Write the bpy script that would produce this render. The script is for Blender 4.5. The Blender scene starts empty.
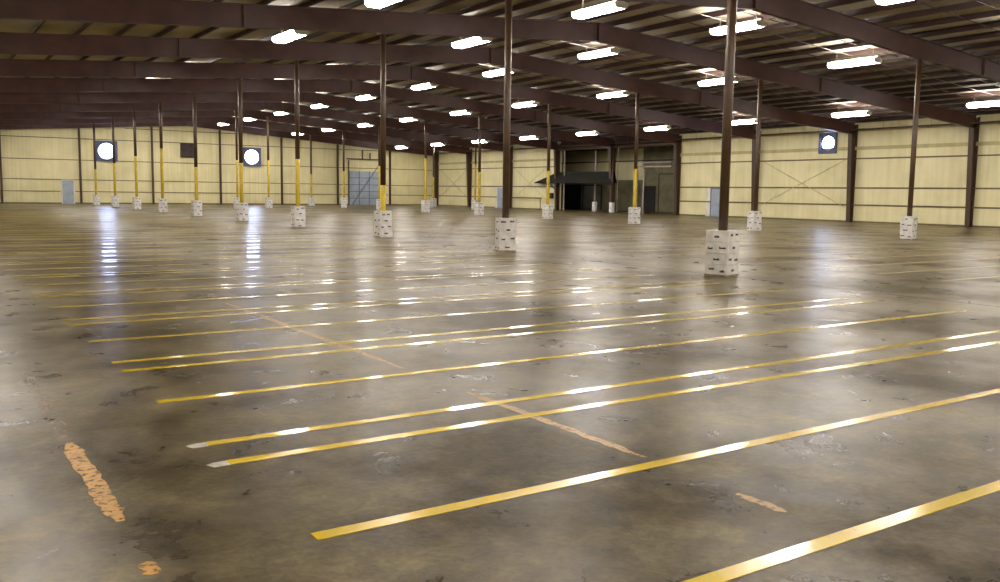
import bpy, math, random
from mathutils import Vector, Matrix
random.seed(7)
C = bpy.context.scene.collection
scene = bpy.context.scene

# ------------------------------------------------------------------ camera, world, exposure
cam_data = bpy.data.cameras.new('camera')
cam_data.sensor_width = 36.0
cam_data.lens = 896.5 * 36.0 / 1000.0
cam_data.clip_end = 500
cam = bpy.data.objects.new('camera', cam_data)
C.objects.link(cam)
yaw, pitch, roll = 0.5850, 0.1097, 0.0142
f = Vector((math.sin(yaw)*math.cos(pitch), math.cos(yaw)*math.cos(pitch), -math.sin(pitch)))
r0 = Vector((math.cos(yaw), -math.sin(yaw), 0))
u0 = r0.cross(f)
r = math.cos(roll)*r0 + math.sin(roll)*u0
u = -math.sin(roll)*r0 + math.cos(roll)*u0
m = Matrix((r, u, -f)).transposed().to_4x4()
m.translation = Vector((0, 0, 1.7))
cam.matrix_world = m
scene.camera = cam

world = bpy.data.worlds.new('world')
scene.world = world
world.use_nodes = True
world.node_tree.nodes['Background'].inputs[0].default_value = (0.6, 0.75, 1.0, 1)
world.node_tree.nodes['Background'].inputs[1].default_value = 0.3

scene.view_settings.view_transform = 'Standard'
scene.view_settings.look = 'None'
scene.view_settings.gamma = 1
scene.view_settings.use_curve_mapping = False
scene.view_settings.exposure = 1.35
LAMP = 24.0          # emission of the tubes
FAN = 16.0           # daylight through the fan openings

# ------------------------------------------------------------------ layout numbers (metres)
BAY, Y0 = 8.33, 13.34            # frame spacing, first frame
R1, R2 = 14.56, 34.64            # the two column rows
XR, XL = 54.3, -5.5              # side walls
YG, YB = 96.3, -11.8             # gable end, wall behind the camera
RIDGE = 24.6
SL = 0.072
def fy(i): return Y0 + BAY*i
def zb(x): return 8.05 - SL*abs(x-RIDGE)        # underside of the rafters
def zt(x): return zb(x) + 0.76                  # top of the rafters
def zd(x): return zb(x) + 0.98                  # roof deck

# ------------------------------------------------------------------ helpers
class MB:
    def __init__(s): s.v = []; s.f = []
    def box(s, x0, x1, y0, y1, z0, z1):
        n = len(s.v)
        s.v += [(x0,y0,z0),(x1,y0,z0),(x1,y1,z0),(x0,y1,z0),(x0,y0,z1),(x1,y0,z1),(x1,y1,z1),(x0,y1,z1)]
        s.f += [tuple(n+k for k in q) for q in ((0,3,2,1),(4,5,6,7),(0,1,5,4),(1,2,6,5),(2,3,7,6),(3,0,4,7))]
        return s
    def cbox(s, c, d): return s.box(c[0]-d[0]/2,c[0]+d[0]/2,c[1]-d[1]/2,c[1]+d[1]/2,c[2]-d[2]/2,c[2]+d[2]/2)
    def prism(s, poly, axis, a, b):
        """poly: list of 2D points; axis 'x','y','z' extruded from a to b"""
        n = len(s.v); k = len(poly)
        def P(p, t):
            return {'x':(t,p[0],p[1]),'y':(p[0],t,p[1]),'z':(p[0],p[1],t)}[axis]
        s.v += [P(p,a) for p in poly] + [P(p,b) for p in poly]
        s.f += [tuple(range(n,n+k)), tuple(range(n+2*k-1,n+k-1,-1))]
        for i in range(k):
            j = (i+1)%k
            s.f.append((n+i,n+k+i,n+k+j,n+j))
        return s
    def rod(s, a, b, rad, seg=8, rad2=None):
        a = Vector(a); b = Vector(b); d = (b-a).normalized()
        t = Vector((0,0,1)) if abs(d.z) < 0.9 else Vector((1,0,0))
        p = d.cross(t).normalized(); q = d.cross(p)
        n = len(s.v); rad2 = rad if rad2 is None else rad2
        for e, rr in ((a,rad),(b,rad2)):
            for i in range(seg):
                w = 2*math.pi*i/seg
                s.v.append(tuple(e + (p*math.cos(w)+q*math.sin(w))*rr))
        for i in range(seg):
            j = (i+1)%seg
            s.f.append((n+i,n+j,n+seg+j,n+seg+i))
        s.f += [tuple(range(n+seg-1,n-1,-1)), tuple(range(n+seg,n+2*seg))]
        return s
    def bar(s, a, b, w, h):
        """square bar between two points"""
        a = Vector(a); b = Vector(b); d = (b-a).normalized()
        t = Vector((0,0,1)) if abs(d.z) < 0.95 else Vector((0,1,0))
        p = d.cross(t).normalized()*w/2; q = d.cross(p).normalized()*h/2
        n = len(s.v)
        for e in (a,b):
            s.v += [tuple(e-p-q),tuple(e+p-q),tuple(e+p+q),tuple(e-p+q)]
        s.f += [tuple(n+k for k in z) for z in ((0,1,2,3),(7,6,5,4),(0,4,5,1),(1,5,6,2),(2,6,7,3),(3,7,4,0))]
        return s
    def build(s, name, mat, parent=None, smooth=False):
        me = bpy.data.meshes.new(name)
        me.from_pydata([tuple(v) for v in s.v], [], s.f)
        import bmesh
        bm = bmesh.new(); bm.from_mesh(me)
        bmesh.ops.recalc_face_normals(bm, faces=bm.faces)
        bm.to_mesh(me); bm.free()
        if smooth:
            for p in me.polygons: p.use_smooth = len(p.vertices) == 4
        me.materials.append(mat)
        o = bpy.data.objects.new(name, me)
        C.objects.link(o)
        if parent: o.parent = parent
        return o

def empty(name, loc, rz=0.0):
    o = bpy.data.objects.new(name, None)
    C.objects.link(o)
    o.location = loc; o.rotation_euler = (0,0,rz)
    o.empty_display_size = 0.2
    return o
def tag(o, label=None, cat=None, group=None, kind=None):
    if label: o['label'] = label
    if cat: o['category'] = cat
    if group: o['group'] = group
    if kind: o['kind'] = kind
    return o
def struct(o, label=None):
    o['kind'] = 'structure'
    if label: o['label'] = label
    return o
def copy_tree(o, parent=None):
    c = o.copy(); C.objects.link(c)
    if parent: c.parent = parent
    for ch in list(o.children): copy_tree(ch, c)
    return c
ORD = ['first','second','third','fourth','fifth','sixth','seventh','eighth','ninth','tenth','eleventh','twelfth','thirteenth','fourteenth','fifteenth']

# ------------------------------------------------------------------ materials
def mat(name, col, rough=0.6, metal=0.0, spec=0.5, noise=None, scale=3.0, bump=0.0, coat=0.0):
    m = bpy.data.materials.new(name); m.use_nodes = True
    nt = m.node_tree; b = nt.nodes['Principled BSDF']
    b.inputs['Base Color'].default_value = (*col, 1)
    b.inputs['Roughness'].default_value = rough
    b.inputs['Metallic'].default_value = metal
    b.inputs['Specular IOR Level'].default_value = spec
    if coat: b.inputs['Coat Weight'].default_value = coat; b.inputs['Coat Roughness'].default_value = 0.08
    tc = nt.nodes.new('ShaderNodeTexCoord')
    n = nt.nodes.new('ShaderNodeTexNoise'); n.inputs['Scale'].default_value = scale
    n.inputs['Detail'].default_value = 6
    nt.links.new(tc.outputs['Object'], n.inputs['Vector'])
    cr = nt.nodes.new('ShaderNodeValToRGB')
    lo = noise if noise else tuple(c*0.8 for c in col)
    cr.color_ramp.elements[0].position = 0.35; cr.color_ramp.elements[1].position = 0.62
    cr.color_ramp.elements[0].color = (*lo,1); cr.color_ramp.elements[1].color = (*col,1)
    nt.links.new(n.outputs['Fac'], cr.inputs['Fac'])
    nt.links.new(cr.outputs['Color'], b.inputs['Base Color'])
    if bump:
        bp = nt.nodes.new('ShaderNodeBump'); bp.inputs['Strength'].default_value = bump
        nt.links.new(n.outputs['Fac'], bp.inputs['Height']); nt.links.new(bp.outputs['Normal'], b.inputs['Normal'])
    return m
def emit(name, col, s):
    m = bpy.data.materials.new(name); m.use_nodes = True
    nt = m.node_tree; nt.nodes.clear()
    e = nt.nodes.new('ShaderNodeEmission'); e.inputs[0].default_value = (*col,1); e.inputs[1].default_value = s
    o = nt.nodes.new('ShaderNodeOutputMaterial'); nt.links.new(e.outputs[0], o.inputs[0])
    return m

def floor_material():
    m = bpy.data.materials.new('sealed_concrete'); m.use_nodes = True
    nt = m.node_tree; L = nt.links; N = nt.nodes; b = N['Principled BSDF']
    tc = N.new('ShaderNodeTexCoord')
    def noise(scale, detail, rough=0.6, vec=None, dist=0.0):
        n = N.new('ShaderNodeTexNoise'); n.inputs['Scale'].default_value = scale
        n.inputs['Detail'].default_value = detail; n.inputs['Roughness'].default_value = rough
        n.inputs['Distortion'].default_value = dist
        L.new(vec if vec else tc.outputs['Object'], n.inputs['Vector']); return n
    def ramp(src, p0, p1, c0=(0,0,0,1), c1=(1,1,1,1)):
        r_ = N.new('ShaderNodeValToRGB'); e = r_.color_ramp.elements
        e[0].position = p0; e[1].position = p1; e[0].color = c0; e[1].color = c1
        L.new(src, r_.inputs['Fac']); return r_
    def mix(fac, a, c, blend='MIX'):
        x = N.new('ShaderNodeMix'); x.data_type = 'RGBA'; x.blend_type = blend
        for sock, v in (('Factor',fac),):
            if isinstance(v, float): x.inputs[0].default_value = v
            else: L.new(v, x.inputs[0])
        for k, v in ((6,a),(7,c)):
            if isinstance(v, tuple): x.inputs[k].default_value = v
            else: L.new(v, x.inputs[k])
        return x.outputs[2]
    big = noise(0.35, 6, 0.6)
    mid = noise(1.7, 8, 0.65, dist=0.4)
    fine = noise(24, 6, 0.7)
    med = noise(5.5, 8, 0.7, dist=0.6)
    # base tone varies from dark olive grey to warm tan
    base = ramp(big.outputs['Fac'], 0.36, 0.66, (0.066,0.051,0.024,1), (0.168,0.136,0.070,1))
    mott = ramp(mid.outputs['Fac'], 0.35, 0.68, (0.46,0.44,0.42,1), (1.38,1.36,1.30,1))
    col = mix(1.0, base.outputs['Color'], mott.outputs['Color'], 'MULTIPLY')
    fr = ramp(fine.outputs['Fac'], 0.3, 0.7, (0.72,0.72,0.72,1), (1.25,1.25,1.25,1))
    col = mix(1.0, col, fr.outputs['Color'], 'MULTIPLY')
    md = ramp(med.outputs['Fac'], 0.36, 0.64, (0.70,0.69,0.68,1), (1.22,1.22,1.20,1))
    col = mix(1.0, col, md.outputs['Color'], 'MULTIPLY')
    # small dark specks
    sp = noise(9, 3, 0.5)
    spr = ramp(sp.outputs['Fac'], 0.20, 0.28)
    inv = N.new('ShaderNodeMath'); inv.operation = 'SUBTRACT'; inv.inputs[0].default_value = 1; L.new(spr.outputs['Color'], inv.inputs[1])
    col = mix(inv.outputs[0], col, (0.04,0.03,0.02,1))
    # worn stains with a place of their own (tyre swirl, dark patch on the left)
    def blob(cx, cy, rx, ry, amount, tint, thr0=0.25, thr1=0.9, wob=0.9):
        nonlocal col
        mp = N.new('ShaderNodeMapping'); mp.inputs['Location'].default_value = (-cx/rx, -cy/ry, 0)
        mp.inputs['Scale'].default_value = (1/rx, 1/ry, 0)
        L.new(tc.outputs['Object'], mp.inputs['Vector'])
        ln = N.new('ShaderNodeVectorMath'); ln.operation = 'LENGTH'; L.new(mp.outputs[0], ln.inputs[0])
        ad = N.new('ShaderNodeMath'); ad.operation = 'MULTIPLY_ADD'; ad.inputs[1].default_value = wob
        L.new(mid.outputs['Fac'], ad.inputs[0]); L.new(ln.outputs['Value'], ad.inputs[2])
        rr = ramp(ad.outputs[0], thr0+wob*0.5, thr1+wob*0.5, (amount,)*3+(1,), (0,0,0,1))
        col = mix(rr.outputs['Color'], col, tint)
    blob(1.45, 4.55, 0.55, 0.33, 0.6, (0.075,0.058,0.035,1))
    blob(0.3, 15.5, 1.6, 4.5, 0.65, (0.07,0.055,0.045,1))
    blob(8.8, 11.2, 3.0, 0.4, 0.7, (0.07,0.055,0.04,1))
    blob(0.9, 12.0, 0.9, 1.0, 0.5, (0.08,0.065,0.04,1))
    L.new(col, b.inputs['Base Color'])
    # polished, slightly wavy sheen
    rg = ramp(mid.outputs['Fac'], 0.3, 0.7, (0.24,)*3+(1,), (0.40,)*3+(1,))
    L.new(rg.outputs['Color'], b.inputs['Roughness'])
    sg = ramp(big.outputs['Fac'], 0.40, 0.62, (0.03,)*3+(1,), (0.22,)*3+(1,))
    L.new(sg.outputs['Color'], b.inputs['Specular IOR Level'])
    bp = N.new('ShaderNodeBump'); bp.inputs['Strength'].default_value = 0.10; bp.inputs['Distance'].default_value = 0.02
    L.new(fine.outputs['Fac'], bp.inputs['Height']); L.new(bp.outputs['Normal'], b.inputs['Normal'])
    return m

def wall_material(name, col, axis):
    """faced insulation blanket: pale yellow, fine vertical ribs and soft creases"""
    m = bpy.data.materials.new(name); m.use_nodes = True
    nt = m.node_tree; L = nt.links; N = nt.nodes; b = N['Principled BSDF']
    tc = N.new('ShaderNodeTexCoord')
    mp = N.new('ShaderNodeMapping')
    mp.inputs['Scale'].default_value = (0.0,3.2,0.12) if axis == 'y' else (3.2,0.0,0.12)
    L.new(tc.outputs['Object'], mp.inputs['Vector'])
    n = N.new('ShaderNodeTexNoise'); n.inputs['Scale'].default_value = 1.0; n.inputs['Detail'].default_value = 4
    L.new(mp.outputs[0], n.inputs['Vector'])
    n2 = N.new('ShaderNodeTexNoise'); n2.inputs['Scale'].default_value = 0.5; n2.inputs['Detail'].default_value = 5
    L.new(tc.outputs['Object'], n2.inputs['Vector'])
    cr = N.new('ShaderNodeValToRGB'); e = cr.color_ramp.elements
    e[0].position = 0.3; e[1].position = 0.7
    e[0].color = (*[c*0.88 for c in col],1); e[1].color = (*col,1)
    L.new(n.outputs['Fac'], cr.inputs['Fac'])
    cr2 = N.new('ShaderNodeValToRGB'); e = cr2.color_ramp.elements
    e[0].position = 0.3; e[1].position = 0.6; e[0].color = (0.86,0.86,0.8,1); e[1].color = (1,1,1,1)
    L.new(n2.outputs['Fac'], cr2.inputs['Fac'])
    x = N.new('ShaderNodeMix'); x.data_type='RGBA'; x.blend_type='MULTIPLY'; x.inputs[0].default_value = 1
    L.new(cr.outputs['Color'], x.inputs[6]); L.new(cr2.outputs['Color'], x.inputs[7])
    L.new(x.outputs[2], b.inputs['Base Color'])
    b.inputs['Roughness'].default_value = 0.55
    w = N.new('ShaderNodeTexWave'); w.wave_type='BANDS'; w.bands_direction = 'Y' if axis=='y' else 'X'
    w.inputs['Scale'].default_value = 1.0; L.new(tc.outputs['Object'], w.inputs['Vector'])
    bp = N.new('ShaderNodeBump'); bp.inputs['Strength'].default_value = 0.2; bp.inputs['Distance'].default_value = 0.04
    L.new(w.outputs['Fac'], bp.inputs['Height']); L.new(bp.outputs['Normal'], b.inputs['Normal'])
    return m

def stripe_material(name, col, worn, glossy=0.12, wear=(0.30,0.42), coat=0.7):
    m = bpy.data.materials.new(name); m.use_nodes = True
    nt = m.node_tree; L = nt.links; N = nt.nodes; b = N['Principled BSDF']
    tc = N.new('ShaderNodeTexCoord')
    n = N.new('ShaderNodeTexNoise'); n.inputs['Scale'].default_value = 14; n.inputs['Detail'].default_value = 8; n.inputs['Roughness'].default_value = 0.7
    L.new(tc.outputs['Object'], n.inputs['Vector'])
    cr = N.new('ShaderNodeValToRGB'); e = cr.color_ramp.elements
    e[0].position = wear[0]; e[1].position = wear[1]; e[0].color = (*worn,1); e[1].color = (*col,1)
    L.new(n.outputs['Fac'], cr.inputs['Fac']); L.new(cr.outputs['Color'], b.inputs['Base Color'])
    b.inputs['Roughness'].default_value = glossy + 0.15
    b.inputs['Coat Weight'].default_value = coat; b.inputs['Coat Roughness'].default_value = glossy
    bp = N.new('ShaderNodeBump'); bp.inputs['Strength'].default_value = 0.03; bp.inputs['Distance'].default_value = 0.01
    L.new(n.outputs['Fac'], bp.inputs['Height']); L.new(bp.outputs['Normal'], b.inputs['Normal'])
    return m

M = {}
M['floor'] = floor_material()
M['wall_y'] = wall_material('cream_wall_facing', (0.80,0.73,0.44), 'y')
M['wall_x'] = wall_material('cream_gable_facing', (0.78,0.71,0.42), 'x')
M['deck'] = mat('roof_insulation', (0.46,0.41,0.31), 0.7, noise=(0.34,0.30,0.22), scale=0.6)
M['beam'] = mat('red_oxide_beam', (0.085,0.035,0.029), 0.5, noise=(0.060,0.022,0.020), scale=1.2)
M['purlin'] = mat('dark_brown_purlin', (0.045,0.022,0.019), 0.5, scale=1.0)
M['post'] = mat('brown_post_paint', (0.085,0.045,0.022), 0.4, noise=(0.055,0.028,0.014), scale=2.5)
M['wallpost'] = mat('dark_brown_wall_post', (0.070,0.036,0.018), 0.5, scale=2)
M['yellow'] = mat('safety_yellow', (0.56,0.41,0.02), 0.4, noise=(0.42,0.29,0.015), scale=4)
M['girt'] = mat('olive_girt', (0.16,0.12,0.05), 0.6, scale=2)
M['band'] = mat('pale_olive', (0.50,0.44,0.21), 0.6, scale=2)
M['wrap'] = mat('white_wrap', (0.76,0.75,0.74), 0.5, noise=(0.58,0.56,0.54), scale=5, bump=0.15)
M['wrap_dirty'] = mat('soiled_wrap_edge', (0.16,0.10,0.04), 0.7, noise=(0.4,0.33,0.22), scale=14)
M['print'] = mat('dark_print', (0.05,0.045,0.045), 0.6, scale=20)
M['hood'] = mat('white_enamel', (0.75,0.75,0.72), 0.4, scale=3)
M['tube'] = emit('lit_tube', (1.0,0.93,0.86), LAMP)
M['daylight'] = emit('daylit_fan_opening', (0.50,0.62,1.0), FAN)
M['fanframe'] = mat('blue_grey_fan_frame', (0.10,0.11,0.20), 0.5, scale=3)
M['dark'] = mat('dark_metal', (0.025,0.02,0.02), 0.6, scale=3)
M['vent'] = mat('dark_vent', (0.06,0.035,0.03), 0.6, noise=(0.02,0.015,0.015), scale=6)
M['door'] = mat('blue_grey_door', (0.36,0.42,0.50), 0.5, noise=(0.28,0.34,0.42), scale=1.5)
M['white'] = mat('white_trim', (0.72,0.70,0.60), 0.5, scale=2)
M['pipe'] = mat('rusty_pipe', (0.10,0.065,0.045), 0.45, scale=2)
M['palepipe'] = mat('pale_pipe', (0.45,0.38,0.32), 0.5, noise=(0.3,0.24,0.2), scale=3)
M['conduit'] = mat('conduit', (0.30,0.27,0.24), 0.35, scale=3, metal=0.4)
M['stripe'] = stripe_material('yellow_floor_paint', (0.64,0.46,0.003), (0.44,0.31,0.02), 0.085, (0.26,0.40), 0.8)
M['stripe_old'] = stripe_material('faded_floor_paint', (0.52,0.40,0.12), (0.30,0.23,0.11), 0.22, (0.42,0.60), 0.4)
M['tape'] = mat('grey_tape', (0.50,0.47,0.42), 0.4, noise=(0.32,0.29,0.24), scale=18)
M['tarp'] = mat('dark_canopy', (0.008,0.007,0.005), 0.9, scale=2)
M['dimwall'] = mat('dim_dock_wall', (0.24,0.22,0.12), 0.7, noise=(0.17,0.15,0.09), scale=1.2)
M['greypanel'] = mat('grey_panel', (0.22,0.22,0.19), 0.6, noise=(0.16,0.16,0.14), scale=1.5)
M['joint'] = mat('joint_filler', (0.06,0.045,0.03), 0.7, scale=8)

def alpha_paint(name, col, thr, scale, glossy=0.4):
    """old paint worn to flakes: bare concrete shows between"""
    m = mat(name, col, glossy, noise=tuple(c*0.75 for c in col), scale=9)
    nt = m.node_tree; b = nt.nodes['Principled BSDF']
    tc = nt.nodes.new('ShaderNodeTexCoord')
    n = nt.nodes.new('ShaderNodeTexNoise'); n.inputs['Scale'].default_value = scale; n.inputs['Detail'].default_value = 8; n.inputs['Roughness'].default_value = 0.75
    nt.links.new(tc.outputs['Object'], n.inputs['Vector'])
    cr = nt.nodes.new('ShaderNodeValToRGB'); e = cr.color_ramp.elements
    e[0].position = thr; e[1].position = thr+0.05
    e[0].color = (0,0,0,1); e[1].color = (1,1,1,1)
    nt.links.new(n.outputs['Fac'], cr.inputs['Fac']); nt.links.new(cr.outputs['Color'], b.inputs['Alpha'])
    return m
M['worn_orange'] = alpha_paint('worn_orange_paint', (0.50,0.25,0.012), 0.43, 22)
M['worn_orange2'] = alpha_paint('nearly_gone_orange_paint', (0.26,0.14,0.04), 0.53, 14)
M['worn_tan'] = alpha_paint('worn_tan_paint', (0.40,0.23,0.06), 0.41, 18)

# ------------------------------------------------------------------ the shell
o = MB().box(XL-0.3, 62.0, YB-0.3, YG+0.3, -0.25, 0).build('floor', M['floor']); struct(o)
def roof_poly(z_of, x0, x1):
    return [(x0,z_of(x0)),(RIDGE,z_of(RIDGE)),(x1,z_of(x1)),(x1,z_of(x1)+0.12),(RIDGE,z_of(RIDGE)+0.12),(x0,z_of(x0)+0.12)]
o = MB().prism(roof_poly(zd, XL-0.3, XR+0.3), 'y', YB-0.3, YG+0.3).build('ceiling', M['deck']); struct(o)
w = MB()
REC0, REC1 = fy(5)+0.15, fy(7)-0.15
w.box(XR, XR+0.2, YB, REC0, 0, zd(XR)+0.02)
w.box(XR, XR+0.2, REC1, YG, 0, zd(XR)+0.02)
struct(w.build('wall_right', M['wall_y']))
struct(MB().box(XR, XR+0.2, REC0, REC1, 6.1, zd(XR)+0.02).build('trim_2', M['purlin']), 'dark panel above the dock opening')
struct(MB().box(XL-0.2, XL, YB, YG, 0, zd(XL)+0.02).build('wall_left', M['wall_y']))
def gable(name, y0, y1):
    poly = [(XL-0.2,0),(XR+0.2,0),(XR+0.2,zd(XR+0.2)+0.02),(RIDGE,zd(RIDGE)+0.02),(XL-0.2,zd(XL-0.2)+0.02)]
    return struct(MB().prism(poly, 'y', y0, y1).build(name, M['wall_x']))
gable('wall_back', YG, YG+0.2)
gable('wall_front', YB-0.2, YB)
# side dock room seen through the opening
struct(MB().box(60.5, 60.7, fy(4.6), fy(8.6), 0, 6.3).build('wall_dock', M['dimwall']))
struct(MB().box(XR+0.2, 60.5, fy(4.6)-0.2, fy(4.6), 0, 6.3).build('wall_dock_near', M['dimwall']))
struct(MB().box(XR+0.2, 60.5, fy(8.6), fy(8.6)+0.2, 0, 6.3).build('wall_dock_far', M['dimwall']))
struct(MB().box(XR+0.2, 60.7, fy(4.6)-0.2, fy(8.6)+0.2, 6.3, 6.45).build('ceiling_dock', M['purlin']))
# base trims
struct(MB().box(XR-0.03, XR, YB, REC0, 0, 0.10).box(XR-0.03, XR, REC1, YG-0.03, 0, 0.10).build('baseboard_right', M['girt']))
struct(MB().box(XL, XR-0.03, YG-0.03, YG, 0, 0.12).build('baseboard_back', M['girt']))
# expansion joint in the slab
struct(MB().box(14.44, 14.475, YB, YG-0.05, 0.0, 0.003).build('trim_1', M['joint']), 'dark joint line running lengthwise through the concrete floor')

# ------------------------------------------------------------------ floor stripes
SLOPE = 0.008
def stripe(name_mat, x0, x1, y, w_=0.10, z=0.003):
    p = [(x0,y-w_/2),(x1,y-w_/2+SLOPE*(x1-x0)),(x1,y+w_/2+SLOPE*(x1-x0)),(x0,y+w_/2)]
    return MB().prism(p, 'z', 0.0005, z).build('floor_stripe', M[name_mat])
near_labels = {
 (0,1):'broad yellow floor stripe crossing the bottom right corner, nearest of all the stripes',
 (0,2):'yellow floor stripe alone in front of the nearest pair, starting below the stained swirl',
 (1,0):'yellow floor stripe with pale tape at its left end, nearer of the front pair',
 (1,1):'yellow floor stripe with pale tape at its left end, farther of the front pair',
 (1,2):'single yellow floor stripe midway between the two nearest double lines',
 (2,0):'yellow floor stripe, nearer of the second double line from the front',
 (2,1):'yellow floor stripe, farther of the second double line from the front',
 (2,2):'single yellow floor stripe just behind the second double line',
 (3,0):'thin yellow floor stripe, nearer of the third double line from the front',
 (3,1):'thin yellow floor stripe, farther of the third double line from the front',
 (3,2):'thin single yellow stripe just behind the third double line from the front',
}
K = 21
for k in range(K):
    ya = 2.17 + 3.29*k
    for j, yy in enumerate((ya, ya+0.48, ya+1.87)):
        if (k,j) == (0,0): continue
        if yy > 66: continue
        x1 = 13.4 if k else 13.2
        ends = 13.4 + random.uniform(-0.25,0.25)
        x0 = 1.6
        o = stripe('stripe', x0, ends, yy)
        lab = near_labels.get((k,j))
        if lab: tag(o, lab, 'floor line', 'yellow stripes on the near half of the floor')
        else:
            sec = int(max(0, min(9, (yy-Y0)//BAY)))
            if j < 2:
                lab = 'thin distant paired yellow stripe, between the %s and %s columns of the long row' % (ORD[sec], ORD[sec+1])
            else:
                lab = 'thin distant single yellow stripe, between the %s and %s columns of the long row' % (ORD[sec], ORD[sec+1])
            tag(o, lab, 'floor line', 'far yellow stripes left of the column row, bay %s' % ORD[sec])
    # older, faded stripes on the right half
for k in range(2, 18):
    ya = 2.17 + 3.29*k
    for j, yy in enumerate((ya+0.1, ya+1.75)):
        o = stripe('stripe_old', 17.9+random.uniform(-0.3,0.3), 49.5, yy-0.1, 0.11)
        if k < 5:
            lab = 'faded tan floor stripe right of the joint, %s from the front' % ORD[(k-2)*2+j]
        else:
            lab = 'faded tan floor stripe, one of many between the two column rows far back'
        tag(o, lab, 'floor line', 'faded stripes right of the joint' if k < 5 else 'far faded stripes between the column rows')
# tape scraps at the left ends of the front pair
for (yy, word) in ((5.45,'nearer'),(5.93,'farther')):
    me = MB().prism([(1.50,yy-0.05),(1.60,yy-0.05),(1.60,yy+0.05),(1.52,yy+0.045),(1.47,yy+0.02)], 'z', 0.0005, 0.0035).build('tape_scrap', M['tape'])
    tag(me, 'pale scrap of masking tape at the left end of the %s front double stripe' % word, 'tape')
# old worn lines running away from the camera
def rag(x, y0_, y1_, w_, m_, name, lab, n=26, drift=0.0):
    L_, R_ = [], []
    for i in range(n+1):
        t = i/n; y = y0_+(y1_-y0_)*t
        taper = min(1, 6*t+0.3, 6*(1-t)+0.3)
        L_.append((x+drift*t-w_/2*taper+random.uniform(-.012,.012), y)); R_.append((x+drift*t+w_/2*taper+random.uniform(-.012,.012), y))
    o = MB().prism(L_+R_[::-1], 'z', 0.0004, 0.0018).build(name, M[m_])
    return tag(o, lab, 'floor line')
rag(0.835, 4.75, 6.45, 0.105, 'worn_orange', 'worn_floor_stripe', 'short worn orange paint stripe at the lower left of the floor')
rag(0.835, 6.6, 9.2, 0.10, 'worn_orange2', 'worn_floor_stripe', 'nearly worn away orange paint trace beyond the short orange stripe at left')
rag(0.835, 4.0, 4.16, 0.07, 'worn_orange', 'paint_spot', 'small orange paint remnant at the bottom left edge of the floor', n=6)
rag(3.93, 4.2, 6.4, 0.075, 'worn_tan', 'worn_floor_stripe', 'faded tan line crossing under the front double yellow stripes')
rag(3.93, 7.6, 13.4, 0.075, 'worn_tan', 'worn_floor_stripe', 'faded orange line crossing the middle yellow stripes towards the back')
rag(3.90, 3.05, 3.4, 0.06, 'worn_tan', 'paint_spot', 'small faded tan paint mark between the two nearest yellow stripes', n=8)

# ------------------------------------------------------------------ roof frames
frame_word = {}
def i_beam_x(mb, x0, x1, y, zlo, zhi, tw=0.04, fw=0.22, ft=0.03):
    """I-section following the roof between x0 and x1"""
    xs = [x0, x1]
    def ring(x):
        return zlo(x), zhi(x)
    for (ya, yb, f0, f1) in ((y-tw/2, y+tw/2, 0, 0), (y-fw/2, y+fw/2, 'lo', None), (y-fw/2, y+fw/2, 'hi', None)):
        a0, b0 = ring(x0); a1, b1 = ring(x1)
        if f0 == 'lo': b0, b1 = a0+ft, a1+ft
        elif f0 == 'hi': a0, a1 = b0-ft, b1-ft
        mb.prism([(x0,a0),(x1,a1),(x1,b1),(x0,b0)], 'y', ya, yb)
for i in range(-2, 11):
    y = fy(i)
    if i == 10: y = YG-0.35
    root = empty('roof_beam', (RIDGE, y, zb(RIDGE)))
    loc = Vector(root.location)
    halves = []
    for side, xa, xb in (('left', XL+0.05, RIDGE), ('right', RIDGE, XR-0.25)):
        mb = MB(); i_beam_x(mb, xa, xb, y, zb, zt)
        # stiffener plates and splice
        n = 2
        for q in range(1, n):
            x = xa+(xb-xa)*q/n
            mb.box(x-0.012, x+0.012, y-0.10, y+0.10, zb(x)+0.02, zt(x)-0.02)
        mb.v = [(v[0]-loc.x, v[1]-loc.y, v[2]-loc.z) for v in mb.v]
        mb.build('rafter', M['beam'], root)
    p = MB(); p.box(-0.03, 0.03, -0.14, 0.14, 0.0, 0.74); p.build('ridge_plate', M['beam'], root)
    if i <= 0: lab = 'steel roof beam near the camera, above the front of the hall'
    if i == 0: lab = 'sloping steel roof beam above the nearest column'
    elif i == 10: lab = 'low dark roof beam along the top of the yellow end wall'
    elif i > 0: lab = 'reddish brown sloping roof beam carried by the %s column of the long column row' % ORD[i]
    tag(root, lab, 'beam', 'roof beams')

# roof purlins: one long Z-section each
n_p = 0
x = XL+1.0
xs = []
q = 0.75
while RIDGE+q < XR-0.4: xs += [RIDGE+q, RIDGE-q]; q += 1.5
for x in sorted(xs):
    if x < XL+0.3: continue
    z0 = zt(x)
    s = 1 if x > RIDGE else -1
    mb = MB()
    mb.box(x-0.008, x+0.008, YB+0.05, YG-0.02, z0+0.005, z0+0.205)
    mb.box(x, x+0.075*s, YB+0.05, YG-0.02, z0+0.005, z0+0.016) if s > 0 else mb.box(x-0.075, x, YB+0.05, YG-0.02, z0+0.005, z0+0.016)
    mb.box(x-0.075, x, YB+0.05, YG-0.02, z0+0.195, z0+0.205) if s > 0 else mb.box(x, x+0.075, YB+0.05, YG-0.02, z0+0.195, z0+0.205)
    o = mb.build('roof_purlin', M['purlin'])
    tag(o, 'dark brown roof purlin running lengthwise on the roof beams, %s slope' % ('right hand' if s > 0 else 'left hand'), 'purlin', 'roof purlins on the %s slope' % ('right' if s > 0 else 'left'))
# bridging angles between the purlins, two per bay on each slope
for i in range(-1, 10):
    for t in (0.33, 0.67):
        yb_ = fy(i)+BAY*t
        mb = MB()
        mb.bar((RIDGE+0.3, yb_, zt(RIDGE)+0.06), (XR-0.5, yb_, zt(XR-0.5)+0.06), 0.03, 0.03)
        o = mb.build('bridging_angle', M['purlin'])
        tag(o, 'thin brown bridging angle across the purlins of the right roof slope', 'brace', 'bridging angles under the roof')

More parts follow.
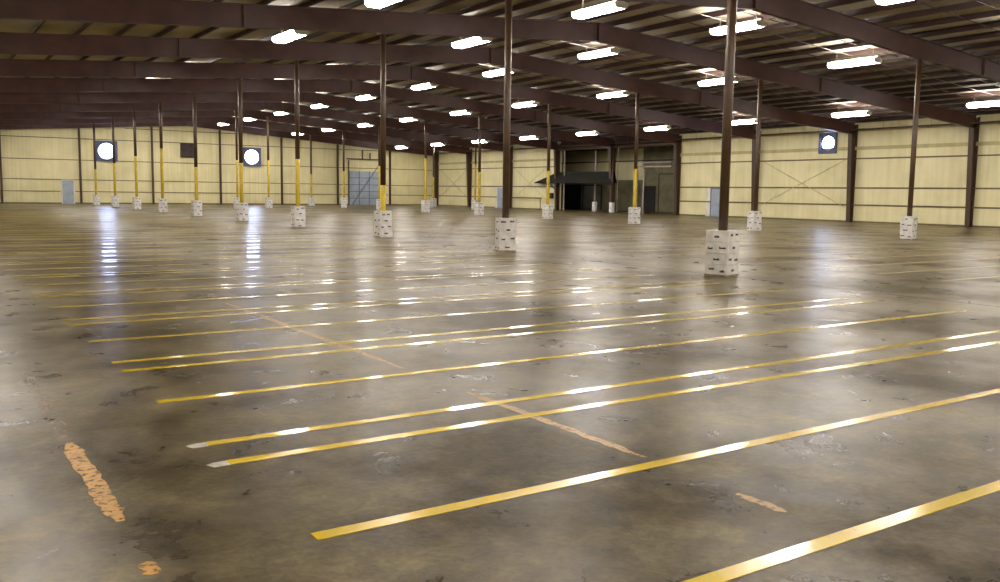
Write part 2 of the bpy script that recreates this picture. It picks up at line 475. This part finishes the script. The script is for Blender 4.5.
# ------------------------------------------------------------------ interior columns
def column(x, y, i, yel, lab, grp, rad=0.10, m_='post'):
    root = empty('steel_column', (x, y, 0))
    top = zb(x) - 0.03
    if yel:
        MB().rod((0,0,0.012),(0,0,yel), rad+0.002, 20).build('painted_base', M['yellow'], root, True)['label'] = 'yellow painted lower part'
        MB().rod((0,0,yel),(0,0,top), rad, 20).build('shaft', M[m_], root, True)
    else:
        MB().rod((0,0,0.012),(0,0,top), rad, 20).build('shaft', M[m_], root, True)
    MB().box(-0.17,0.17,-0.13,0.13,top,top+0.028).build('cap_plate', M['beam'], root)
    MB().box(-0.17,0.17,-0.17,0.17,0.0,0.012).build('base_plate', M[m_], root)
    tag(root, lab, 'column', grp)
    return root

def guard(x, y, rz, lab, grp, detail=2, w_=0.50, hgt=0.965, seed=0):
    """white printed blocks stacked in four tiers around a column, open in the middle"""
    rnd = random.Random(seed)
    root = empty('column_guard', (x, y, 0), rz)
    tiers = 4
    hh = hgt/tiers
    inner = 0.125
    for t in range(tiers):
        a = w_/2 + rnd.uniform(-0.008,0.008); ox, oy = rnd.uniform(-.008,.008), rnd.uniform(-.008,.008)
        mb = MB(); z0, z1 = t*hh+0.004, (t+1)*hh-0.003
        e = 0.012
        # four walls with soft chamfered outer corners
        outer = [(-a+e,-a),(a-e,-a),(a,-a+e),(a,a-e),(a-e,a),(-a+e,a),(-a,a-e),(-a,-a+e)]
        inn = [(-inner,-inner),(inner,-inner),(inner,inner),(-inner,inner)]
        n = len(mb.v)
        for z in (z0, z1):
            mb.v += [(p[0]+ox,p[1]+oy,z) for p in outer]; mb.v += [(p[0],p[1],z) for p in inn]
        for k in range(8):
            j = (k+1)%8; mb.f.append((n+k,n+j,n+12+j,n+12+k))
        for k in range(4):
            j = (k+1)%4; mb.f.append((n+8+j,n+8+k,n+20+k,n+20+j))
        for b0 in (0,12):
            ring = [((0,1),(0,1)),((2,3),(1,2)),((4,5),(2,3)),((6,7),(3,0))]
            for (o0,o1),(i0,i1) in ring: mb.f.append((n+b0+o0,n+b0+o1,n+b0+8+i1,n+b0+8+i0))
            for oo, ii in (((1,2),1),((3,4),2),((5,6),3),((7,0),0)): mb.f.append((n+b0+oo[0],n+b0+oo[1],n+b0+8+ii))
        blk = mb.build('wrap_tier', M['wrap'], root)
        if detail:
            for face in (0, 1):
                for cpos in ((-0.12,0.12) if (t+face)%2 else (0.0,)):
                    c = cpos + rnd.uniform(-.03,.03)
                    wd = rnd.uniform(0.10,0.14); zc = z0+hh*0.5+rnd.uniform(-.03,.03)
                    # a small printed word: strokes of unequal height on one plate
                    pm = MB(); xx = c-wd/2; base = zc-0.02
                    prof = [(xx, base)]
                    while xx < c+wd/2:
                        sh = rnd.choice((0.034,0.042,0.052)); x1_ = xx+wd/6
                        prof += [(xx, base+sh), (x1_, base+sh)]; xx = x1_
                    prof += [(xx, base)]
                    if face == 0:
                        pm.prism([(p[0]+ox,p[1]) for p in prof], 'y', -a-0.003+oy, -a-0.0005+oy)
                    else:
                        pm.prism([(p[0]+oy,p[1]) for p in prof], 'x', -a-0.003+ox, -a-0.0005+ox)
                    pm.build('printed_mark', M['print'], blk)
    mb = MB()
    a = w_/2+0.012
    for bx in ((-a,a,-a,-a+0.05),(-a,a,a-0.05,a),(-a,-a+0.05,-a+0.05,a-0.05),(a-0.05,a,-a+0.05,a-0.05)): mb.box(*bx,0.0,0.035)
    mb.build('soiled_bottom_edge', M['wrap_dirty'], root)
    tag(root, lab, 'column guard', grp)
    return root

row1_dx = [-0.05,-0.05,0.1,0,0.1,0,-0.04,0,0,-0.09]
row1_y = {2:1.9,3:3.03,4:3.02,5:2.94,6:4.3,7:4.0,8:3.65,9:3.27}
row1_rz = [0.28,-0.32,0.02,-0.05,0.1,0.05,-0.1,0.12,0,0.05]
row1_lab = ['plain brown steel column, widest and nearest of all, right of centre',
 'plain brown steel column, second nearest, at the centre of the picture',
 'brown steel column with a short yellow base beside the blue roll-up door',
 'brown steel column with yellow lower half, second left of the centre column']
for i in range(10):
    x = R1 + row1_dx[i]; y = fy(i)
    if i < 3: lab = row1_lab[i]
    elif i == 9: lab = 'farthest slim column of the long row, in front of the end wall fan'
    else: lab = 'brown steel column with yellow base, %s in the long row counting from the nearest' % ORD[i]
    column(x, y, i, row1_y.get(i), lab, 'columns of the long row')
    gl = ['white printed wrap guard around the foot of the nearest column','white printed wrap guard around the foot of the centre column'][i] if i < 2 else 'white printed wrap guard at the foot of the %s column of the long row' % ORD[i]
    guard(x, y, row1_rz[i], gl, 'white guards of the long row', 2 if i < 7 else 1, w_=[0.51,0.50][min(i,1)], seed=i)
row2_dx = {1:-0.06,2:0.18,3:-0.21,4:-0.15,5:-0.13,6:0.04,7:0.02,8:0.32,9:0.35}
row2_y = {3:3.12,4:3.1,5:3.13,6:4.3,7:3.83,8:3.49,9:3.3}
for i in range(1, 10):
    x = R2 + row2_dx[i]; y = fy(i)
    if i == 1: lab = 'plain brown steel column at far right in front of the yellow wall'
    elif i == 2: lab = 'plain brown steel column just right of the nearest column, in front of the side wall'
    else: lab = 'brown steel column with yellow base, %s from the right in the far row' % ORD[i-1]
    column(x, y, i, row2_y.get(i), lab, 'columns of the far row')
    guard(x, y, random.uniform(-.3,.3), 'white printed guard around the %s column from the right in the far row' % ORD[i-1], 'white guards of the far row', 2 if i < 5 else 1, seed=20+i)
extras = [(26.55,76.9,4.2,'slim brown and yellow column left of the fourth column, near an end wall fan','post'),
          (22.7,73.3,4.0,'slim column with yellow base just behind the fifth column of the long row','post'),
          (46.5,83.2,3.2,'slim column with yellow base next to the far building corner','post'),
          (44.9,72.25,4.3,'slim yellow based column beside a far row column, left of the small side door','post')]
for k, (x, y, ye, lab, m_) in enumerate(extras):
    column(x, y, 0, ye, lab, 'odd columns between the rows', 0.09, m_)
    guard(x, y, 0.1*k, 'white wrap guard at the foot of the ' + ['slim column before the right end wall fan','slim column behind the fifth long row column','slim column next to the far corner','slim column left of the small side door'][k], 'white guards of the odd columns', 1, seed=50+k)
# ------------------------------------------------------------------ wall columns
def wall_column(i):
    y = fy(i) if i != 10 else YG-0.35
    root = empty('wall_column', (XR, y, 0))
    h_ = zb(XR)+0.05
    def P(z): return 0.34 + (0.62-0.34)*z/h_
    web = MB().prism([(-P(0),0.0),(-0.03,0.0),(-0.03,zt(XR)-0.05),(-P(h_),h_+0.0)], 'y', -0.02, 0.02)
    web.build('web', M['wallpost'], root)
    fl = MB(); n = 0
    fl.prism([(-P(0)-0.03,0),(-P(0),0),(-P(h_),h_),(-P(h_)-0.03,h_)], 'y', -0.15, 0.15)
    fl.build('inner_flange', M['wallpost'], root)
    MB().box(-0.03,-0.004,-0.15,0.15,0,zt(XR)-0.05).build('outer_flange', M['wallpost'], root)
    MB().box(-P(0)-0.06,-0.004,-0.18,0.18,0.0,0.015).build('base_plate', M['wallpost'], root)
    tag(root, {0:'dark tapered wall column nearest the camera on the side wall',1:'dark tapered wall column beyond the right edge',2:'dark tapered wall column near the right edge of the yellow side wall',3:'dark tapered wall column right of the side wall fan',4:'dark wall column hidden behind the second column of the far row',5:'dark wall column at the right jamb of the dark dock opening',6:'dark wall column in the middle of the dark dock opening',7:'dark wall column at the left jamb of the dark dock opening',8:'dark wall column beside the small grey side door, behind the centre column',9:'dark leaning wall column next before the far corner',10:'dark corner column where side wall and end wall meet',-1:'dark wall column out of view'}[i], 'column', 'tapered columns of the side wall')
for i in range(0, 11): wall_column(i)
for k, x in enumerate([7.6, 14.4, 21.15, 28.0, 34.7, 41.3, 47.9]):
    m_ = MB()
    top = zb(x)-0.02
    m_.box(x-0.09,x+0.09,YG-0.04,YG-0.025,0,top).box(x-0.012,x+0.012,YG-0.22,YG-0.04,0,top).box(x-0.09,x+0.09,YG-0.235,YG-0.22,0,top)
    root = empty('end_wall_post', (x,YG-0.13,0))
    m_.v = [(v[0]-x, v[1]-(YG-0.13), v[2]) for v in m_.v]
    m_.build('shaft', M['post'], root)
    MB().box(-0.12,0.12,-0.13,0.10,0,0.015).build('base_plate', M['post'], root)
    tag(root, 'thin dark post standing against the yellow end wall, %s from the left' % ORD[k], 'column', 'posts of the end wall')

# ------------------------------------------------------------------ girts
def girt_side(z, m_, hh, dd, segs, lab):
    for a, b in segs:
        o = MB().box(XR-dd, XR-0.001, a, b, z-hh/2, z+hh/2).box(XR-dd, XR-dd+0.01, a, b, z-hh/2-0.03, z-hh/2).build('wall_girt', M[m_])
        yc = (a+b)/2
        tag(o, lab + (' left of the dock opening' if yc > fy(6) else ' right of the dock opening'), 'girt', 'girts of the side wall')
seg = [(YB+0.05, REC0-0.2), (REC1+0.2, YG-0.05)]
girt_side(1.19, 'girt', 0.07, 0.05, [(YB+0.05, REC0-0.2), (fy(7.33), YG-0.05)], 'lowest thin brown girt along the yellow side wall')
girt_side(2.35, 'girt', 0.07, 0.05, seg, 'second thin brown girt along the yellow side wall')
girt_side(4.33, 'girt', 0.06, 0.05, seg, 'third thin brown girt along the yellow side wall')
girt_side(5.03, 'band', 0.20, 0.06, seg, 'wide pale olive band high on the yellow side wall')  # wide flat strip in pale olive, unlike the thin brown girts
for z, w0 in ((1.19,'lowest'),(2.33,'second'),(4.24,'third'),(6.3,'fourth'),(7.5,'topmost short')):
    xa = XL+0.05; xb = XR-0.7
    lim = [x for x in (xa, xb)]
    if zb(xb) < z+0.1: xb = RIDGE + (8.05-z-0.12)/SL
    if zb(xa) < z+0.1: xa = RIDGE - (8.05-z-0.12)/SL
    mb = MB()
    parts = [(xa,xb)]
    if z < 3.9: parts = [(xa,42.6),(46.6,xb)]
    if z < 2.0: parts = [(xa,12.6),(13.9,42.6),(46.6,xb)]
    for a, b in parts: mb.box(a,b,YG-0.05,YG-0.001,z-0.035,z+0.035)
    o = mb.build('wall_girt', M['girt'])
    tag(o, '%s thin brown girt across the yellow end wall' % w0, 'girt', 'girts of the end wall')
# X-bracing rods on the side wall
for i, wd in ((3,'right of the glowing side fan'),(7,'left of the dock opening'),(9,'last bay before the corner')):
    ya, yb = (1.9 if i == 7 else 0.5)-BAY/2, BAY/2-(1.3 if i == 9 else 0.5)
    root = empty('cross_brace', (XR-0.09, fy(i)+BAY/2, 0))
    MB().rod((0,ya,1.0),(0,yb,4.3),0.02,6).build('brace_rod', M['band'], root)
    MB().rod((-0.05,ya,4.3),(-0.05,yb,1.0),0.02,6).build('brace_rod', M['band'], root)
    tag(root, 'thin crossed brace rods against the yellow side wall, ' + wd, 'brace', 'cross braces')

# ------------------------------------------------------------------ fans, vent, doors
def fan(loc, rz, size, lab):
    """square exhaust fan: frame, round shroud, daylight showing through, hub and blades"""
    root = empty('exhaust_fan', loc, rz)          # local -y faces the room
    s = size/2
    fr = MB()
    t = 0.13
    for bx in ((-s,s,s*2-t,s*2),(-s,s,0,t)): fr.box(bx[0],bx[1],-0.16,0,bx[2],bx[3])
    fr.box(-s,-s+t,-0.16,0,t,2*s-t).box(s-t,s,-0.16,0,t,2*s-t)
    fr.build('frame', M['fanframe'], root)
    # orifice plate with a round hole
    n = 40; R_ = s-t+0.0; rr = R_*0.86
    pl = MB(); 
    for ring, yy in ((0,-0.07),(1,-0.03)):
        for k in range(n):
            a = 2*math.pi*k/n; c, d = math.cos(a), math.sin(a); mx = max(abs(c),abs(d))
            pl.v.append((R_*c/mx, yy, s+R_*d/mx)); pl.v.append((rr*c, yy, s+rr*d))
    for k in range(n):
        j = (k+1)%n
        for b0 in (0, 2*n): pl.f.append((b0+2*k,b0+2*j,b0+2*j+1,b0+2*k+1))
        pl.f.append((2*k+1,2*j+1,2*n+2*j+1,2*n+2*k+1))
    pl.build('orifice_plate', M['fanframe'], root)
    MB().rod((0,-0.012,s),(0,-0.004,s), R_, 40).build('daylit_opening', M['daylight'], root)
    tag(root, lab, 'fan')
    return root
fan((16.85, YG-0.02, 4.2), 0, 2.0, 'round fan opening glowing with daylight, leftmost on the end wall')
fan((31.4, YG-0.02, 4.1), 0, 2.0, 'round fan opening glowing with daylight, right one on the end wall')
fan((XR-0.02, fy(3.255), 4.72), -math.pi/2, 1.42, 'round fan opening glowing with daylight high on the side wall')

root = empty('wall_vent', (24.8, YG-0.02, 4.8))
fr = MB().box(-0.85,0.85,-0.14,0,0,0.1).box(-0.85,0.85,-0.14,0,1.4,1.5).box(-0.85,-0.75,-0.14,0,0.1,1.4).box(0.75,0.85,-0.14,0,0.1,1.4)
fr.build('frame', M['vent'], root)
lv = MB()
for k in range(9):
    z = 0.14+k*0.14
    lv.prism([(-0.11,z),(-0.09,z),(-0.03,z+0.12),(-0.05,z+0.12)], 'x', -0.75, 0.75)
lv.build('louvre_blades', M['vent'], root)
MB().box(-0.75,0.75,-0.02,-0.002,0.1,1.4).build('backing', M['dark'], root)
tag(root, 'dark square louvred vent on the end wall between the two glowing fans', 'vent')

def side_door(n, yc, w_, h_, trim_side=True):
    root = empty('door_%d' % n, (XR, yc, 0))
    MB().box(-0.09,-0.03,-w_/2,w_/2,0.01,h_).build('door_leaf', M['door'], root)
    t = 0.07
    MB().box(-0.12,-0.002,-w_/2-t,-w_/2,0,h_+t).box(-0.12,-0.002,w_/2,w_/2+t,0,h_+t).box(-0.12,-0.002,-w_/2,w_/2,h_,h_+t).build('door_frame', M['fanframe'] if trim_side else M['white'], root)
    MB().box(-0.035,-0.002,w_/2+t,w_/2+t+0.55,0,h_+0.08).build('side_panel', M['white'], root)
    MB().rod((-0.15,-w_/2+0.10,1.0),(-0.09,-w_/2+0.10,1.0),0.03,10).build('door_knob', M['dark'], root)
    struct(root)
side_door(1, fy(4.48)+0.0, 1.15, 2.2)
side_door(2, fy(8.25), 1.1, 2.15, False)
root = empty('door_3', (13.25, YG, 0))
MB().box(-0.5,0.5,-0.09,-0.03,0.01,2.25).build('door_leaf', M['door'], root)
MB().box(-0.58,-0.5,-0.12,-0.002,0,2.33).box(0.5,0.58,-0.12,-0.002,0,2.33).box(-0.5,0.5,-0.12,-0.002,2.25,2.33).build('door_frame', M['white'], root)
MB().rod((0.4,-0.15,1.0),(0.4,-0.09,1.0),0.035,10).build('door_knob', M['dark'], root)
struct(root)
# sectional dock door on the end wall
root = empty('door_4', (44.6, YG, 0))
W_, H_ = 3.8, 3.9
for k in range(5):
    p = MB().box(-W_/2,W_/2,-0.10,-0.05,0.02+k*H_/5,(k+1)*H_/5-0.02)
    p.build('door_section', M['door'], root)
g = MB()
for x in (-W_/2+0.03,-W_/6,W_/6,W_/2-0.03): g.box(x-0.035,x+0.035,-0.125,-0.10,0.02,H_)
for k in range(1,5): g.box(-W_/2,W_/2,-0.118,-0.10,k*H_/5-0.03,k*H_/5+0.03)
g.build('stiffener_grid', M['fanframe'], root)
tr = MB().box(-W_/2-0.10,-W_/2-0.02,-0.2,-0.02,0,H_+1.2).box(W_/2+0.02,W_/2+0.10,-0.2,-0.02,0,H_+1.2)
tr.build('door_track', M['girt'], root)
MB().rod((-W_/2-0.4,-0.25,H_+1.38),(W_/2+0.2,-0.25,H_+1.38),0.06,10).build('spring_shaft', M['wallpost'], root)
MB().box(-0.25,-0.2,-0.25,-0.01,H_+1.3,H_+2.4).box(0.7,0.75,-0.25,-0.01,H_+1.3,H_+2.1).build('shaft_hanger', M['girt'], root)
struct(root)
o = MB().bar((42.9,YG-0.45,0.0),(46.5,YG-0.45,4.9),0.10,0.06).build('brace_rod', M['fanframe'])
tag(o, 'grey diagonal brace crossing in front of the blue sectional door', 'brace')
# thin drain pipe
o = MB().rod((47.1,YG-0.4,0.5),(47.1,YG-0.4,6.3),0.05,8).build('wall_pipe', M['post'])
o.location = (0,0,0); tag(o, 'thin brown pipe standing against the end wall right of the blue sectional door', 'pipe')

# ------------------------------------------------------------------ dock opening
hdr = MB().box(XR-0.35, XR-0.05, REC0+0.05, fy(6)-0.2, 5.85, 6.05).box(XR-0.35, XR-0.05, fy(6)+0.2, REC1-0.05, 5.85, 6.05).build('opening_header', M['wallpost'])
tag(hdr, 'dark header beam over the wide dock opening in the side wall', 'beam')
# sloping dark canopy with hipped ends
ya, yb = fy(5.95), fy(7.38)
v = [(XR-0.75,ya,2.72),(XR-0.75,yb,2.72),(XR-0.02,yb-0.0,2.78),(XR-0.02,ya,2.78),
     (XR-0.05,ya+0.3,3.75),(XR-0.05,yb-2.9,3.75),(XR-0.75,ya,2.66),(XR-0.75,yb,2.66),(XR-0.02,yb,2.66),(XR-0.02,ya,2.66)]
cm = MB(); cm.v = v
cm.f = [(0,1,5,4),(1,2,5),(3,0,4),(2,3,4,5),(0,6,7,1),(1,7,8,2),(2,8,9,3),(3,9,6,0),(6,9,8,7)]
root = empty('dock_canopy', (XR, fy(6.6), 0))
cm.v = [(a-XR, b-fy(6.6), c) for a,b,c in cm.v]
cm.build('canopy_cover', M['tarp'], root)
cs = MB(); cs.bar((-0.72,ya+0.4-fy(6.6),2.68),(-0.03,ya+0.4-fy(6.6),2.0),0.05,0.05).bar((-0.72,yb-2.6-fy(6.6),2.68),(-0.03,yb-2.6-fy(6.6),2.0),0.05,0.05)
cs.build('support_arm', M['dark'], root)
tag(root, 'dark sloping canopy with pointed end over the left half of the dock opening', 'canopy')
o = MB().box(60.42,60.495,fy(6.35),fy(8.5),3.1,6.2).build('wall_dock_upper', M['wall_y']); struct(o, 'cream facing added to brighten the upper back wall of the dock room')  # paler facing added to lighten the wall where the lamps don't reach
# round white drum guards and the posts they protect
def drum(x, y, lab, rad=0.26, h_=0.92):
    root = empty('column_guard', (x,y,0))
    n = 24
    mb = MB(); 
    prof = [(rad-0.01,0.004),(rad,0.03),(rad,0.28),(rad-0.012,0.30),(rad,0.32),(rad,0.58),(rad-0.012,0.60),(rad,0.62),(rad,h_-0.03),(rad-0.012,h_),(0.13,h_),(0.13,0.004)]
    for (a_,z) in prof:
        for k in range(n):
            w = 2*math.pi*k/n; mb.v.append((a_*math.cos(w),a_*math.sin(w),z))
    m_ = len(prof)
    for q in range(m_):
        q2 = (q+1)%m_
        for k in range(n):
            j = (k+1)%n; mb.f.append((q*n+k,q*n+j,q2*n+j,q2*n+k))
    mb.build('drum_shell', M['wrap'], root, True)
    sb = MB()
    for z in (0.29,0.59): sb.rod((0,0,z-0.012),(0,0,z+0.012),rad+0.002,24)
    tag(root, lab, 'column guard', 'round white drum guards at the dock opening')
drum(54.95, 66.8, 'round white drum guard around the pale post inside the dock opening')
column(54.95, 66.8, 0, None, 'slim pale post inside the dock opening, standing in the left drum', None, 0.085, 'palepipe')
drum(53.75, 62.9, 'round white drum guard at the middle column of the dock opening')
column(53.75, 62.9, 0, None, 'slim brown post in front of the middle wall column of the dock opening', None, 0.075)
# pipes at the opening
o = MB().rod((XR-0.25,fy(6.86),0.02),(XR-0.25,fy(6.86),5.84),0.07,10).build('wall_pipe', M['palepipe']); tag(o,'pale vertical pipe just right of the left jamb of the dock opening','pipe')
o = MB().rod((XR-0.3,fy(5.9),0.02),(XR-0.3,fy(5.9),5.84),0.035,10).build('wall_pipe', M['palepipe']); tag(o,'pale vertical pipe right beside the middle column of the dock opening','pipe')
root = empty('door_track_frame', (XR-0.2, fy(5.3), 0))
MB().box(-0.05,0.05,fy(5.6)-fy(5.3)-0.05,fy(5.6)-fy(5.3)+0.12,0,4.1).build('track_post', M['palepipe'], root)
MB().box(0.15,0.22,fy(5.52)-fy(5.3)-0.05,fy(5.52)-fy(5.3)+0.08,0,3.9).build('track_post', M['palepipe'], root)
MB().box(-0.04,0.04,fy(5.1)-fy(5.3),fy(5.6)-fy(5.3)-0.05,4.05,4.16).build('track_rail', M['palepipe'], root)
MB().box(-0.04,0.04,fy(5.1)-fy(5.3),fy(5.6)-fy(5.3)-0.05,4.42,4.50).build('track_rail', M['palepipe'], root)
tag(root, 'pale door track frame at the right half of the dock opening', 'door frame')
# things on the back wall of the dock room
def panel(name, ya, yb, z0, z1, m_, lab, cat):
    root = empty(name, (60.5,(fy(ya)+fy(yb))/2,0))
    hw = abs(fy(yb)-fy(ya))/2
    MB().box(-0.08,-0.02,-hw,hw,z0,z1).build('leaf', M[m_], root)
    MB().box(-0.11,-0.002,-hw-0.1,-hw,z0,z1+0.1).box(-0.11,-0.002,hw,hw+0.1,z0,z1+0.1).box(-0.11,-0.002,-hw,hw,z1,z1+0.1).build('surround', M['dark'], root)
    tag(root, lab, cat)
panel('dock_door', 7.10, 7.45, 0.02, 2.5, 'greypanel', 'dim grey door panel on the back wall of the dock room, between the drums', 'door')
panel('dock_door', 7.52, 7.95, 0.02, 2.5, 'dark', 'black door leaf on the back wall of the dock room, left of the grey panel', 'door')
panel('dock_door', 5.72, 6.06, 0.02, 3.6, 'dimwall', 'dim yellowish door panel in the right half of the dock opening', 'door')
panel('dock_door', 6.14, 6.30, 0.02, 2.4, 'dark', 'narrow dark doorway behind the pale track frame', 'door')
for z in (4.9,):
    o = MB().box(60.4,60.49,fy(4.65),fy(8.5),z,z+0.12).build('wall_girt', M['dark'])
    tag(o, '%s dark girt on the back wall of the dock room' % ('lower' if z < 3 else 'upper'), 'girt')
o = MB().box(XR-0.28,XR-0.003,fy(7.10),fy(7.19),1.15,1.70).box(XR-0.30,XR-0.28,fy(7.10)+0.05,fy(7.19)-0.05,1.2,1.65).build('electrical_box', M['dark'])
tag(o, 'small black electrical box on the yellow wall left of the dock opening', 'box')
o = MB().bar((XR-0.25,fy(7.33),0),(XR-0.25,fy(7.33),1.15),0.06,0.06).bar((XR-0.25,fy(7.33),1.12),(XR-0.25,fy(7.95),1.12),0.06,0.06).bar((XR-0.25,fy(7.95),0),(XR-0.25,fy(7.95),1.15),0.06,0.06).build('guard_rail', M['girt'])
tag(o, 'low brown guard rail in front of the yellow wall left of the dock opening', 'rail')

# ------------------------------------------------------------------ sprinkler main, conduits
root = empty('sprinkler_main', (XR-0.7, fy(2), 6.22))
yo = fy(2)
MB().rod((0,YB+0.3-yo,0),(0,YG-0.6-yo,0),0.055,12).build('pipe_run', M['pipe'], root, True)
for i in range(0,10):
    for t in (0.3,0.7):
        yy = fy(i)+BAY*t-yo
        MB().rod((0,yy,0.05),(0,yy,0.72),0.012,6).box(-0.03,0.03,yy-0.02,yy+0.02,-0.07,0.06).build('pipe_hanger', M['conduit'], root)
tag(root, 'long dark sprinkler pipe on hangers under the eave along the side wall', 'pipe')

# ------------------------------------------------------------------ light fixtures
def make_light():
    """two four-foot wrap-lens units end to end under one channel; the lens also glows upwards beside the spine"""
    root = empty('ceiling_light', (0,0,0))
    for k, yc in enumerate((-0.60, 0.60)):
        L_ = 0.55
        ln = MB().prism([(-0.20,-0.13),(0.20,-0.13),(0.29,-0.05),(0.29,0.05),(0.09,0.09),(-0.09,0.09),(-0.29,0.05),(-0.29,-0.05)], 'y', yc-L_, yc+L_)
        lens = ln.build('lens', M['tube'], root)
        for e in (yc-L_-0.015, yc+L_):
            MB().prism([(-0.21,-0.14),(0.21,-0.14),(0.30,-0.055),(0.30,0.06),(0.09,0.10),(-0.09,0.10),(-0.30,0.06),(-0.30,-0.055)], 'y', e, e+0.015).build('end_cap', M['hood'], lens)
    MB().prism([(-0.10,0.10),(0.10,0.10),(0.06,0.15),(-0.06,0.15)], 'y', -1.2, 1.2).build('channel', M['hood'], root)
    for yy in (-0.9,0.9): MB().rod((0,yy,0.15),(0,yy,0.48),0.010,6).build('hanger', M['conduit'], root)
    return root
proto = make_light()
rows = [(12.3,'leftmost',.36,9),(20.2,'second left',.35,9),(27.0,'middle',.34,9),(34.9,'second right',.39,9),(47.5,'rightmost',.47,9),(1.8,'front left',.37,9)]
first = True
for (x, wd, fr, last) in rows:
    for k in range(-3, last+1):
        y = fy(k)+(0.47 if (x == 27.0 and k == 0) else fr)*BAY
        if y > YG-1.5 or y < YB+1: continue
        z = 8.3 - SL*abs(x-RIDGE)
        o = proto if first else copy_tree(proto); first = False
        xx = x
        if x == 47.5 and k == 0: xx = 47.0
        if x == 34.9 and k in (2,3): xx = 35.4
        if x < 21 and k > 2: z += 0.5          # far left lights sit up between the purlins
        o.location = (xx, y, z)
        if x == 1.8: lab = 'lit fluorescent ceiling light high over the left side of the hall, outside the picture'
        elif k < 0: lab = 'lit fluorescent ceiling light behind the camera in the %s row' % wd
        else: lab = 'lit fluorescent ceiling light, %s from the front in the %s row' % (ORD[k], wd)
        tag(o, lab, 'ceiling light', 'fluorescent ceiling lights')
# conduits feeding the lights, one along each bay
for k in range(0, 10):
    y = fy(k)+0.45*BAY
    c = MB()
    c.rod((RIDGE+0.5,y,8.72-SL*0.5),(47.4,y,8.72-SL*(47.4-RIDGE)),0.012,6)
    o = c.build('light_conduit', M['conduit'])
    tag(o, 'thin pale conduit linking the lights across the roof, %s from the front' % ORD[k], 'conduit', 'lighting conduits')
